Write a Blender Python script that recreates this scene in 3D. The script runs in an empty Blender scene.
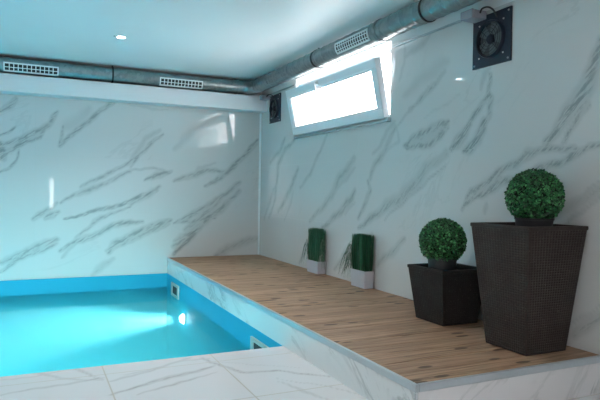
import bpy, bmesh, math, random
import numpy as np
from mathutils import Vector, Matrix, noise
random.seed(7)
C = bpy.context.scene.collection
SC = bpy.context.scene
PI = math.pi

# ------------------------------------------------------------------ camera
cam_data = bpy.data.cameras.new('camera')
cam = bpy.data.objects.new('camera', cam_data)
C.objects.link(cam)
yaw, pit, rol = math.radians(25.117), math.radians(0.8277), math.radians(0.9095)
fw = Vector((math.sin(yaw)*math.cos(pit), math.cos(yaw)*math.cos(pit), -math.sin(pit)))
rt = Vector((math.cos(yaw), -math.sin(yaw), 0))
up = rt.cross(fw)
r2 = rt*math.cos(rol) + up*math.sin(rol)
u2 = -rt*math.sin(rol) + up*math.cos(rol)
M = Matrix((( r2.x, u2.x, -fw.x, -2.5427), (r2.y, u2.y, -fw.y, -6.5840), (r2.z, u2.z, -fw.z, 0.9567), (0, 0, 0, 1)))
cam.matrix_world = M
cam_data.sensor_width = 36
cam_data.lens = 573.55/600*36
cam_data.clip_start = 0.02
SC.camera = cam
# ------------------------------------------------------------------ view and world
SC.view_settings.view_transform = 'Standard'
SC.view_settings.look = 'None'
SC.view_settings.gamma = 1
SC.view_settings.use_curve_mapping = False
SC.view_settings.exposure = 0.65
W = bpy.data.worlds.new('overcast_sky')
SC.world = W
SC.cycles.volume_bounces = 2
SC.cycles.transparent_max_bounces = 16
W.use_nodes = True
bg = W.node_tree.nodes['Background']
bg.inputs[0].default_value = (1.0, 0.98, 0.985, 1)
bg.inputs[1].default_value = SKY = 9.0

def area(name, loc, rot, sx, sy, power, color=(1,1,1), portal=False, spread=PI):
    d = bpy.data.lights.new(name, 'AREA')
    d.shape = 'RECTANGLE'; d.size = sx; d.size_y = sy; d.energy = power; d.color = color
    d.spread = spread
    if portal: d.cycles.is_portal = True
    o = bpy.data.objects.new(name, d); C.objects.link(o)
    o.location = loc; o.rotation_euler = rot
    return o
# portals in the window openings (they only guide the sky light)
area('window_portal', (0.28, -1.92, 1.86), (0, PI/2, 0), 0.6, 1.75, 1, portal=True)
area('window_portal', (-3.95, -8.68, 1.1), (-PI/2, 0, 0), 0.9, 1.9, 1, portal=True)

# ------------------------------------------------------------------ helpers
def link(name, me, mats, parent=None):
    o = bpy.data.objects.new(name, me); C.objects.link(o)
    for m in (mats if isinstance(mats, (list, tuple)) else [mats]): me.materials.append(m)
    if parent: o.parent = parent
    return o
def obj(name, bm, mats, parent=None, smooth=False, loc=None):
    me = bpy.data.meshes.new(name); bm.to_mesh(me); bm.free()
    if smooth:
        for p in me.polygons: p.use_smooth = True
        try: me.set_sharp_from_angle(angle=math.radians(35))
        except Exception: pass
    o = link(name, me, mats, parent)
    if loc is not None: o.location = loc
    return o
def thing(name, label, cat, loc=(0,0,0), group=None):
    o = bpy.data.objects.new(name, None); C.objects.link(o)
    o.location = loc; o.empty_display_size = 0.1
    tag(o, label, cat, group); return o
def tag(o, label=None, cat=None, group=None, kind=None):
    if label: o['label'] = label
    if cat: o['category'] = cat
    if group: o['group'] = group
    if kind: o['kind'] = kind
    return o
def box(bm, x0, x1, y0, y1, z0, z1, bev=0, mi=0):
    m = Matrix.Translation(((x0+x1)/2, (y0+y1)/2, (z0+z1)/2)) @ Matrix.Diagonal((abs(x1-x0), abs(y1-y0), abs(z1-z0), 1))
    r = bmesh.ops.create_cube(bm, size=1, matrix=m)
    fs = set(f for v in r['verts'] for f in v.link_faces)
    for f in fs: f.material_index = mi
    if bev:
        es = set(e for v in r['verts'] for e in v.link_edges)
        bmesh.ops.bevel(bm, geom=list(es), offset=bev, segments=2, affect='EDGES', profile=0.5)
    return bm
def bx(*a, **k):
    return box(bmesh.new(), *a, **k)
def cyl(bm, p0, p1, r0, r1=None, seg=24, caps=True):
    p0, p1 = Vector(p0), Vector(p1); r1 = r0 if r1 is None else r1
    d = p1-p0
    q = Vector((0,0,1)).rotation_difference(d.normalized()).to_matrix().to_4x4()
    m = Matrix.Translation((p0+p1)/2) @ q
    return bmesh.ops.create_cone(bm, cap_ends=caps, segments=seg, radius1=r0, radius2=r1, depth=d.length, matrix=m)
def lathe(bm, prof, seg=40, mat=Matrix.Identity(4)):
    rings = []
    for r, z in prof:
        rings.append([bm.verts.new(mat @ Vector((r*math.cos(2*PI*i/seg), r*math.sin(2*PI*i/seg), z))) for i in range(seg)])
    for a, b in zip(rings, rings[1:]):
        for i in range(seg):
            j = (i+1) % seg
            bm.faces.new((a[i], a[j], b[j], b[i]))
    return rings
def torus(bm, mat, R, r, seg=40, ms=8):
    rings = []
    for i in range(seg):
        a = 2*PI*i/seg
        rings.append([bm.verts.new(mat @ Vector(((R+r*math.cos(b))*math.cos(a), (R+r*math.cos(b))*math.sin(a), r*math.sin(b)))) for b in [2*PI*j/ms for j in range(ms)]])
    for i in range(seg):
        a, b = rings[i], rings[(i+1) % seg]
        for j in range(ms):
            k = (j+1) % ms
            bm.faces.new((a[j], b[j], b[k], a[k]))

# ------------------------------------------------------------------ materials
class NT:
    def __init__(s, name):
        s.m = bpy.data.materials.new(name); s.m.use_nodes = True
        s.t = s.m.node_tree; s.n = s.t.nodes; s.p = s.n['Principled BSDF']; s.out = s.n['Material Output']
    def node(s, typ, ins=None, **props):
        k = s.n.new(typ)
        for a, v in props.items(): setattr(k, a, v)
        for a, v in (ins or {}).items(): s.set(k.inputs[a], v)
        return k
    def set(s, sock, v):
        if isinstance(v, bpy.types.NodeSocket): s.t.links.new(v, sock)
        elif isinstance(v, bpy.types.Node): s.t.links.new(v.outputs[0], sock)
        else: sock.default_value = v
    def math(s, op, a, b=0.0, c=0.0, clamp=False):
        return s.node('ShaderNodeMath', {0: a, 1: b, 2: c}, operation=op, use_clamp=clamp).outputs[0]
    def mix(s, f, a, b, bt='MIX'):
        k = s.node('ShaderNodeMix', data_type='RGBA', blend_type=bt)
        s.set(k.inputs['Factor'], f); s.set(k.inputs['A'], a); s.set(k.inputs['B'], b)
        return k.outputs['Result']
    def ramp(s, f, lo, hi, a=0.0, b=1.0, smooth=True):
        k = s.node('ShaderNodeMapRange', {0: f, 1: lo, 2: hi, 3: a, 4: b}, interpolation_type='SMOOTHSTEP' if smooth else 'LINEAR')
        return k.outputs[0]
    def obj_co(s, scale=(1,1,1), rot=(0,0,0)):
        tc = s.node('ShaderNodeTexCoord')
        mp = s.node('ShaderNodeMapping', {'Vector': tc.outputs['Object'], 'Rotation': rot, 'Scale': scale})
        return mp.outputs[0]
    def noise(s, co, sc, det=4, rough=0.55, dist=0.0, out=0):
        return s.node('ShaderNodeTexNoise', {'Vector': co, 'Scale': sc, 'Detail': det, 'Roughness': rough, 'Distortion': dist}).outputs[out]
    def bump(s, h, strength=0.3, dist=0.002):
        b = s.node('ShaderNodeBump', {'Height': h, 'Strength': strength, 'Distance': dist})
        s.set(s.p.inputs['Normal'], b.outputs[0])
    def base(s, col=None, rough=None, metal=None, spec=None):
        if col is not None: s.set(s.p.inputs['Base Color'], col)
        if rough is not None: s.set(s.p.inputs['Roughness'], rough)
        if metal is not None: s.p.inputs['Metallic'].default_value = metal
        if spec is not None: s.p.inputs['Specular IOR Level'].default_value = spec
        return s
def simple(name, col, rough=0.5, metal=0.0, var=0.12, nscale=30, bump=0.0, spec=None):
    t = NT(name)
    n = t.noise(t.obj_co(), nscale)
    a = tuple(c*(1-var) for c in col)+(1,); b = tuple(min(1, c*(1+var)) for c in col)+(1,)
    t.base(t.mix(n, a, b), rough, metal, spec)
    if bump: t.bump(n, bump, 0.002)
    return t.m
def sep(t, co):
    return t.node('ShaderNodeSeparateXYZ', {0: co}).outputs
def seam(t, u, p, o, w):
    """1 on a joint of width w, joints at u = o + k p"""
    f = t.math('FRACT', t.math('ADD', t.math('DIVIDE', t.math('SUBTRACT', u, o), p), 100.5))
    d = t.math('MULTIPLY', t.math('ABSOLUTE', t.math('SUBTRACT', f, 0.5)), p)
    return t.ramp(d, w*0.5, w, 1.0, 0.0)
def marble(name, axes, u0, up_, v0, vp_, base=(0.64,0.645,0.64), veincol=(0.30,0.325,0.33), rough=0.035, drawn=True, joint=(0.45,0.46,0.45), jw=0.0022, auto=0.15, rot=0.6, jd=0.35, broad=0.0):
    t = NT(name)
    co = t.obj_co()
    s = sep(t, co)
    u, v = s[axes[0]], s[axes[1]]
    # every tile has its own slab offset
    iu = t.math('FLOOR', t.math('DIVIDE', t.math('SUBTRACT', u, u0), up_))
    iv = t.math('FLOOR', t.math('DIVIDE', t.math('SUBTRACT', v, v0), vp_))
    off = t.math('ADD', t.math('MULTIPLY', iu, 7.31), t.math('MULTIPLY', iv, 3.77))
    cr, sr = math.cos(rot), math.sin(rot)
    a = t.math('ADD', t.math('MULTIPLY', u, cr), t.math('MULTIPLY', v, sr))
    b = t.math('SUBTRACT', t.math('MULTIPLY', v, cr), t.math('MULTIPLY', u, sr))
    vec = t.node('ShaderNodeCombineXYZ', {0: t.math('MULTIPLY', a, 0.35), 1: b, 2: off}).outputs[0]
    n1 = t.noise(vec, 2.6, 6, 0.6, 0.6)
    thin = t.ramp(t.math('ABSOLUTE', t.math('SUBTRACT', n1, 0.5)), 0.0, 0.022, 1.0, 0.0)
    msk = t.ramp(t.noise(vec, 1.3, 2), 0.5, 0.66)
    faint = t.math('MULTIPLY', t.math('MULTIPLY', thin, msk), auto)
    streak = t.noise(t.node('ShaderNodeCombineXYZ', {0: t.math('MULTIPLY', a, 9.0), 1: t.math('MULTIPLY', b, 60.0), 2: off}).outputs[0], 1.0, 5, 0.65)
    cloud = t.noise(vec, 1.1, 3)
    col = t.mix(t.math('MULTIPLY', cloud, 0.25), base+(1,), tuple(c*0.82 for c in base)+(1,))
    veins = faint
    if broad:
        nb = t.noise(vec, 4.2, 5, 0.6, 0.8)
        bb = t.math('MULTIPLY', t.ramp(t.math('ABSOLUTE', t.math('SUBTRACT', nb, 0.52)), 0.0, 0.05, 1.0, 0.0), t.ramp(t.noise(vec, 2.0, 2), 0.42, 0.58))
        veins = t.math('MAXIMUM', faint, t.math('MULTIPLY', t.math('MULTIPLY', bb, t.ramp(streak, 0.3, 0.6, 0.4, 1.0)), broad))
    if drawn:
        at = t.node('ShaderNodeAttribute', attribute_name='vein').outputs['Fac']
        wob = t.noise(co, 22, 5, 0.7)
        e = t.math('ADD', at, t.math('MULTIPLY', t.math('SUBTRACT', wob, 0.5), 0.4))
        halo = t.math('MULTIPLY', t.ramp(at, 0.02, 0.5), 0.30)
        k = t.ramp(e, 0.18, 0.85)
        k = t.math('MULTIPLY', t.math('MULTIPLY', k, t.ramp(streak, 0.38, 0.58, 0.2, 1.0)), t.ramp(at, 0.2, 0.5))
        veins = t.math('MAXIMUM', t.math('MAXIMUM', faint, halo), t.math('MULTIPLY', k, 0.95))
    col = t.mix(veins, col, veincol+(1,))
    j = t.math('MAXIMUM', seam(t, u, up_, u0, jw), seam(t, v, vp_, v0, jw))
    col = t.mix(t.math('MULTIPLY', j, jd), col, joint+(1,))
    t.base(col, t.math('ADD', rough, t.math('MULTIPLY', j, 0.4)), 0, 0.5)
    # slightly wavy laid tiles
    w = t.noise(t.node('ShaderNodeCombineXYZ', {0: u, 1: v, 2: off}).outputs[0], 1.6, 1)
    t.bump(t.math('SUBTRACT', t.math('MULTIPLY', w, 0.5), t.math('MULTIPLY', j, 0.3)), 0.12, 0.004)
    return t.m

M_back  = marble('marble_tile_back_wall', (0, 2), -0.110, 1.20, 0.09, 0.60, rot=0.6)
M_right = marble('marble_tile_right_wall', (1, 2), -2.32, 1.22, 0.09, 0.578, rot=-0.75, veincol=(0.29,0.315,0.32))
M_plainwall = marble('marble_tile_other_walls', (0, 2), 0, 1.2, 0.09, 0.6, drawn=False, auto=0.8)
M_sidewall = marble('marble_tile_side_wall', (1, 2), 0, 1.2, 0.09, 0.6, drawn=False, auto=0.8)
M_floor = marble('marble_floor_tile', (0, 1), -0.99, 0.60, -3.50, 0.60, base=(0.72,0.72,0.73), veincol=(0.36,0.35,0.34), rough=0.10, joint=(0.36,0.33,0.27), jw=0.005, jd=0.9, auto=0.6, rot=0.45)
M_riser = marble('marble_riser_side', (1, 2), -2.32, 1.2, -0.5, 0.9, base=(0.70,0.72,0.72), drawn=False, auto=1.0, rot=0.5, broad=0.6)
M_riserf = marble('marble_riser_front', (0, 2), -0.055, 0.93, -0.5, 0.9, base=(0.70,0.69,0.70), drawn=False, auto=0.5, rot=0.9, broad=0.28)
M_paint = simple('white_painted_plaster', (0.80,0.82,0.82), 0.55, var=0.02, nscale=6)
M_ceil = simple('satin_white_ceiling', (0.90,0.91,0.91), 0.38, var=0.015, nscale=3)
M_beam = simple('white_boxing_paint', (0.74,0.77,0.79), 0.45, var=0.02)
M_alu = simple('brushed_aluminium_trim', (0.50,0.55,0.58), 0.38, 0.55, var=0.06, nscale=60)
M_cornertrim = simple('satin_corner_trim', (0.80,0.88,0.90), 0.3, 0.3, var=0.04)
M_pvc = simple('white_window_plastic', (0.80,0.83,0.87), 0.3, var=0.02)
M_grille = simple('white_grille_plastic', (0.82,0.86,0.86), 0.4, var=0.03)
M_dark = simple('black_duct_void', (0.03,0.035,0.035), 0.7)
M_black = simple('black_rubber', (0.02,0.02,0.022), 0.5)
M_pot = simple('black_plastic_pot', (0.018,0.019,0.022), 0.45, bump=0.1)
M_soil = simple('dark_potting_bark', (0.03,0.022,0.018), 0.95, var=0.6, nscale=90, bump=1.0)
M_whitepot = simple('white_ceramic_pot', (0.50,0.50,0.55), 0.35, var=0.05)
M_steel = simple('screw_steel', (0.6,0.6,0.62), 0.3, 0.9)
M_fan = simple('navy_painted_fan_plate', (0.018,0.024,0.042), 0.38, 0.2, var=0.15)
M_fanblade = simple('grey_fan_blade', (0.20,0.22,0.23), 0.35, 0.4)
M_steelgrey = simple('grey_fan_back', (0.10,0.11,0.115), 0.5)
M_skim = simple('pale_skimmer_plastic', (0.42,0.50,0.48), 0.5)
M_jbox = simple('grey_plastic_box', (0.30,0.29,0.33), 0.5, var=0.05)
def galv():
    t = NT('galvanised_spiral_duct')
    co = t.obj_co()
    v = t.node('ShaderNodeTexVoronoi', {'Vector': co, 'Scale': 28.0}).outputs['Color']
    g = t.node('ShaderNodeSeparateColor', {0: v}).outputs[0]
    col = t.mix(g, (0.24,0.28,0.29,1), (0.33,0.37,0.38,1))
    t.base(col, t.ramp(g, 0, 1, 0.31, 0.36), 0.92)
    return t.m
M_duct = galv()
def schlick(t, f0, nrm=None):
    lw = t.node('ShaderNodeLayerWeight', {'Blend': 0.5})
    if nrm is not None: t.set(lw.inputs['Normal'], nrm)
    return t.math('ADD', f0, t.math('MULTIPLY', 1-f0, t.math('POWER', lw.outputs['Facing'], 5.0)))
def glass():
    t = NT('window_glass')
    tr = t.node('ShaderNodeBsdfTransparent', {0: (0.97,0.98,0.98,1)})
    gl = t.node('ShaderNodeBsdfGlossy', {0: (1,1,1,1), 'Roughness': 0.02})
    fr = schlick(t, 0.06)
    mx = t.node('ShaderNodeMixShader', {0: fr, 1: tr.outputs[0], 2: gl.outputs[0]})
    t.set(t.out.inputs[0], mx.outputs[0]); return t.m
M_glass = glass()
def emis(name, col, st):
    t = NT(name)
    t.base((0.9,0.9,0.9,1), 0.4)
    t.p.inputs['Emission Color'].default_value = col+(1,); t.p.inputs['Emission Strength'].default_value = st
    return t.m
M_lamp = emis('lit_led_lens', (0.85,0.9,1.0), 60)
M_poollamp = emis('lit_pool_lens', (0.85,1.0,1.0), 40)
def liner():
    t = NT('blue_pool_liner')
    n = t.noise(t.obj_co(), 3.0, 3)
    t.base(t.mix(n, (0.0,0.34,0.52,1), (0.0,0.39,0.58,1)), 0.65)
    return t.m
M_liner = liner()
def water():
    t = NT('clear_pool_water')
    co = t.obj_co()
    tr = t.node('ShaderNodeBsdfTransparent', {0: (0.93,1.0,1.0,1)})
    n = t.noise(co, 2.2, 2, 0.5, 0.4)
    b = t.node('ShaderNodeBump', {'Height': n, 'Strength': 0.15, 'Distance': 0.02})
    gl = t.node('ShaderNodeBsdfGlossy', {0: (1,1,1,1), 'Roughness': 0.03, 'Normal': b.outputs[0]})
    fr = t.math('MULTIPLY', schlick(t, 0.02, b.outputs[0]), 0.22)   # mirror weakened below real water to keep the turquoise
    mx = t.node('ShaderNodeMixShader', {0: fr, 1: tr.outputs[0], 2: gl.outputs[0]})
    t.set(t.out.inputs['Surface'], mx.outputs[0])
    return t
def water_volume(t):
    sc = t.node('ShaderNodeVolumeScatter', {'Color': (0.14,0.86,1.0,1), 'Density': 0.45, 'Anisotropy': 0.0})
    ab = t.node('ShaderNodeVolumeAbsorption', {'Color': (0.05,0.84,0.98,1), 'Density': 0.08})
    ad = t.node('ShaderNodeAddShader', {0: sc.outputs[0], 1: ab.outputs[0]})
    t.set(t.out.inputs['Volume'], ad.outputs[0])
w1 = water(); water_volume(w1); M_water = w1.m
t = NT('water_boundary'); tr = t.node('ShaderNodeBsdfTransparent', {0: (1,1,1,1)}); t.set(t.out.inputs['Surface'], tr.outputs[0]); water_volume(t); M_wside = t.m
def deckwood():
    t = NT('weathered_pine_decking')
    co = t.obj_co(); s = sep(t, co)
    idx = t.math('FLOOR', t.math('DIVIDE', s[1], 0.1382))
    wn = t.node('ShaderNodeTexWhiteNoise', {'W': idx}, noise_dimensions='1D').outputs[0]
    off = t.math('MULTIPLY', wn, 37.0)
    g = t.noise(t.node('ShaderNodeCombineXYZ', {0: t.math('ADD', t.math('MULTIPLY', s[0], 1.6), off), 1: t.math('MULTIPLY', s[1], 34.0), 2: s[2]}).outputs[0], 1.0, 6, 0.65, 0.8)
    g2 = t.noise(t.node('ShaderNodeCombineXYZ', {0: t.math('ADD', t.math('MULTIPLY', s[0], 5.0), off), 1: t.math('MULTIPLY', s[1], 120.0), 2: s[2]}).outputs[0], 1.0, 4, 0.6)
    col = t.mix(t.ramp(g, 0.38, 0.62), (0.17,0.085,0.045,1), (0.47,0.28,0.17,1))
    col = t.mix(t.ramp(g2, 0.35, 0.7, 0.0, 0.45), col, (0.52,0.36,0.25,1))
    col = t.mix(t.ramp(wn, 0, 1, 0, 0.4), col, (0.36,0.21,0.135,1))
    vo = t.node('ShaderNodeTexVoronoi', {'Vector': t.node('ShaderNodeCombineXYZ', {0: t.math('ADD', t.math('MULTIPLY', s[0], 4.5), off), 1: t.math('MULTIPLY', s[1], 13.0), 2: 0.0}).outputs[0], 'Scale': 1.0, 'Randomness': 1.0})
    kn = t.ramp(vo.outputs['Distance'], 0.17, 0.25, 1.0, 0.0)
    vr = t.node('ShaderNodeSeparateColor', {0: vo.outputs['Color']}).outputs[0]
    kn = t.math('MULTIPLY', kn, t.ramp(vr, 0.15, 0.4))
    col = t.mix(t.math('MULTIPLY', kn, 0.85), col, (0.06,0.03,0.018,1))
    t.base(col, 0.55, 0, 0.35)
    t.bump(g2, 0.25, 0.002)
    return t.m
M_deck = deckwood()
M_deckin = simple('dark_gap_under_boards', (0.06,0.045,0.035), 0.9)
def rattan(name, a, b):
    t = NT(name)
    co = t.obj_co()
    n = t.noise(co, 70, 3); n2 = t.noise(co, 9, 3)
    col = t.mix(n, a+(1,), b+(1,))
    sp = t.ramp(t.noise(co, 130, 2, 0.8), 0.62, 0.70)
    col = t.mix(t.math('MULTIPLY', sp, 0.35), col, (0.25,0.22,0.20,1))
    t.base(col, t.ramp(n2, 0.3, 0.7, 0.5, 0.7), 0, 0.3)
    t.bump(n, 0.2, 0.001)
    return t.m
M_rattan = rattan('brown_black_woven_rattan', (0.022,0.016,0.014), (0.052,0.038,0.034))
M_darkpl = rattan('charcoal_woven_rattan', (0.010,0.009,0.009), (0.022,0.019,0.019))
def leaf(name, a, b, c):
    t = NT(name)
    g = t.node('ShaderNodeNewGeometry').outputs['Random Per Island']
    col = t.mix(t.ramp(g, 0.0, 0.75), a+(1,), b+(1,))
    col = t.mix(t.ramp(g, 0.75, 1.0), col, c+(1,))
    t.base(col, 0.42, 0, 0.45)
    return t.m
M_box = leaf('boxwood_leaf', (0.005,0.035,0.012), (0.022,0.15,0.045), (0.12,0.42,0.15))  # last, brightest tone paints highlights onto some of the leaves
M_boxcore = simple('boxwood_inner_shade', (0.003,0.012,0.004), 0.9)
M_grass = leaf('upright_grass_blade', (0.004,0.045,0.022), (0.010,0.11,0.05), (0.03,0.18,0.08))
M_frond = leaf('pale_drooping_blade', (0.05,0.14,0.08), (0.12,0.22,0.15), (0.4,0.45,0.40))
M_handle = simple('white_handle_metal', (0.85,0.86,0.88), 0.25)

BACK_VEINS = [([(-2.84, 1.72), (-2.76, 1.78), (-2.68, 1.87)], 0.019, 0.8), ([(-2.84, 1.48), (-2.74, 1.53), (-2.69, 1.58)], 0.01, 1), ([(-2.83, 1.36), (-2.65, 1.45), (-2.46, 1.56), (-2.37, 1.64), (-2.3, 1.76)], 0.023, 0.8), ([(-2.83, 1.23), (-2.76, 1.32), (-2.7, 1.36), (-2.6, 1.44), (-2.46, 1.48), (-2.42, 1.56)], 0.016, 0.8), ([(-2.83, 1.4), (-2.81, 1.25)], 0.032, 0.9), ([(-2.83, 1.11), (-2.74, 1.16), (-2.69, 1.24), (-2.65, 1.34)], 0.01, 0.8), ([(-2.27, 1.4), (-2.19, 1.51), (-2.08, 1.6), (-1.92, 1.75), (-1.77, 1.88), (-1.69, 1.94)], 0.02, 0.8), ([(-2.24, 1.59), (-2.12, 1.66), (-1.98, 1.82)], 0.047, 0.35), ([(-2.27, 1.41), (-2.25, 1.61)], 0.01, 0.7), ([(-2.07, 0.96), (-1.92, 1.05), (-1.76, 1.14), (-1.6, 1.22), (-1.44, 1.34)], 0.015, 0.7), ([(-2.26, 0.8), (-2.12, 0.88), (-1.92, 0.97), (-1.76, 1.04), (-1.55, 1.15)], 0.02, 0.7), ([(-2.53, 0.63), (-2.41, 0.71), (-2.3, 0.8)], 0.02, 0.7), ([(-2.4, 0.64), (-2.29, 0.69)], 0.026, 0.9), ([(-2.22, 0.63), (-2.02, 0.68), (-1.81, 0.74), (-1.55, 0.81), (-1.44, 0.88), (-1.24, 0.95)], 0.014, 1), ([(-1.54, 0.77), (-1.44, 0.85), (-1.31, 0.92), (-1.22, 1.0)], 0.021, 0.6), ([(-2.11, 0.42), (-1.99, 0.51), (-1.91, 0.61), (-1.74, 0.69), (-1.54, 0.75)], 0.014, 0.7), ([(-2.26, 0.28), (-2.11, 0.38), (-1.91, 0.45), (-1.76, 0.54), (-1.54, 0.59), (-1.41, 0.59)], 0.022, 0.8), ([(-2.25, 0.2), (-2.11, 0.35)], 0.013, 0.5), ([(-1.77, 0.26), (-1.7, 0.36), (-1.54, 0.43), (-1.32, 0.52), (-1.16, 0.59), (-1.09, 0.61)], 0.028, 0.8), ([(-1.8, 0.28), (-1.54, 0.37), (-1.32, 0.48), (-1.1, 0.56)], 0.018, 0.6), ([(-2.82, 0.19), (-2.64, 0.26), (-2.46, 0.34), (-2.29, 0.42)], 0.029, 0.7), ([(-2.82, 0.09), (-2.69, 0.2), (-2.45, 0.3), (-2.29, 0.37)], 0.02, 0.7), ([(-1.94, 0.02), (-1.82, 0.12), (-1.72, 0.19)], 0.027, 0.5), ([(-1.05, 0.31), (-0.86, 0.46), (-0.69, 0.59), (-0.48, 0.75), (-0.26, 0.97)], 0.029, 0.7), ([(-1.01, 0.58), (-0.81, 0.69), (-0.6, 0.81), (-0.45, 0.9), (-0.26, 1.06)], 0.026, 0.7), ([(-1.05, 0.57), (-0.84, 0.6), (-0.55, 0.63)], 0.015, 0.7), ([(-1.05, 0.22), (-0.91, 0.36), (-0.8, 0.47), (-0.63, 0.65)], 0.026, 0.9), ([(-1.05, 0.37), (-0.91, 0.46)], 0.022, 0.6), ([(-0.91, 0.5), (-0.69, 0.68), (-0.48, 0.86)], 0.037, 0.6), ([(-0.56, 0.18), (-0.38, 0.28), (-0.18, 0.34), (-0.02, 0.38)], 0.034, 0.6), ([(-1.55, 1.2), (-1.44, 1.34), (-1.34, 1.46), (-1.19, 1.59)], 0.014, 0.7), ([(-1.57, 1.23), (-1.39, 1.51), (-1.23, 1.63)], 0.021, 0.5), ([(-1.05, 1.42), (-0.96, 1.53), (-0.82, 1.66), (-0.7, 1.76), (-0.46, 1.89)], 0.033, 0.4), ([(-1.38, 1.06), (-1.27, 1.11), (-1.09, 1.17)], 0.021, 0.8), ([(-1.55, 1.17), (-1.33, 1.2), (-1.09, 1.16)], 0.011, 0.6), ([(-1.06, 1.05), (-0.87, 1.12), (-0.7, 1.19), (-0.45, 1.18)], 0.023, 0.7), ([(-0.93, 1.07), (-0.76, 1.22), (-0.57, 1.28)], 0.015, 0.5), ([(-0.69, 1.0), (-0.49, 1.12), (-0.33, 1.27), (-0.2, 1.39), (-0.05, 1.58)], 0.023, 0.8), ([(-0.39, 1.24), (-0.14, 1.43), (-0.05, 1.52)], 0.015, 0.6), ([(-1.56, 1.89), (-1.34, 1.87), (-1.14, 1.86)], 0.011, 0.4)]
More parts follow.
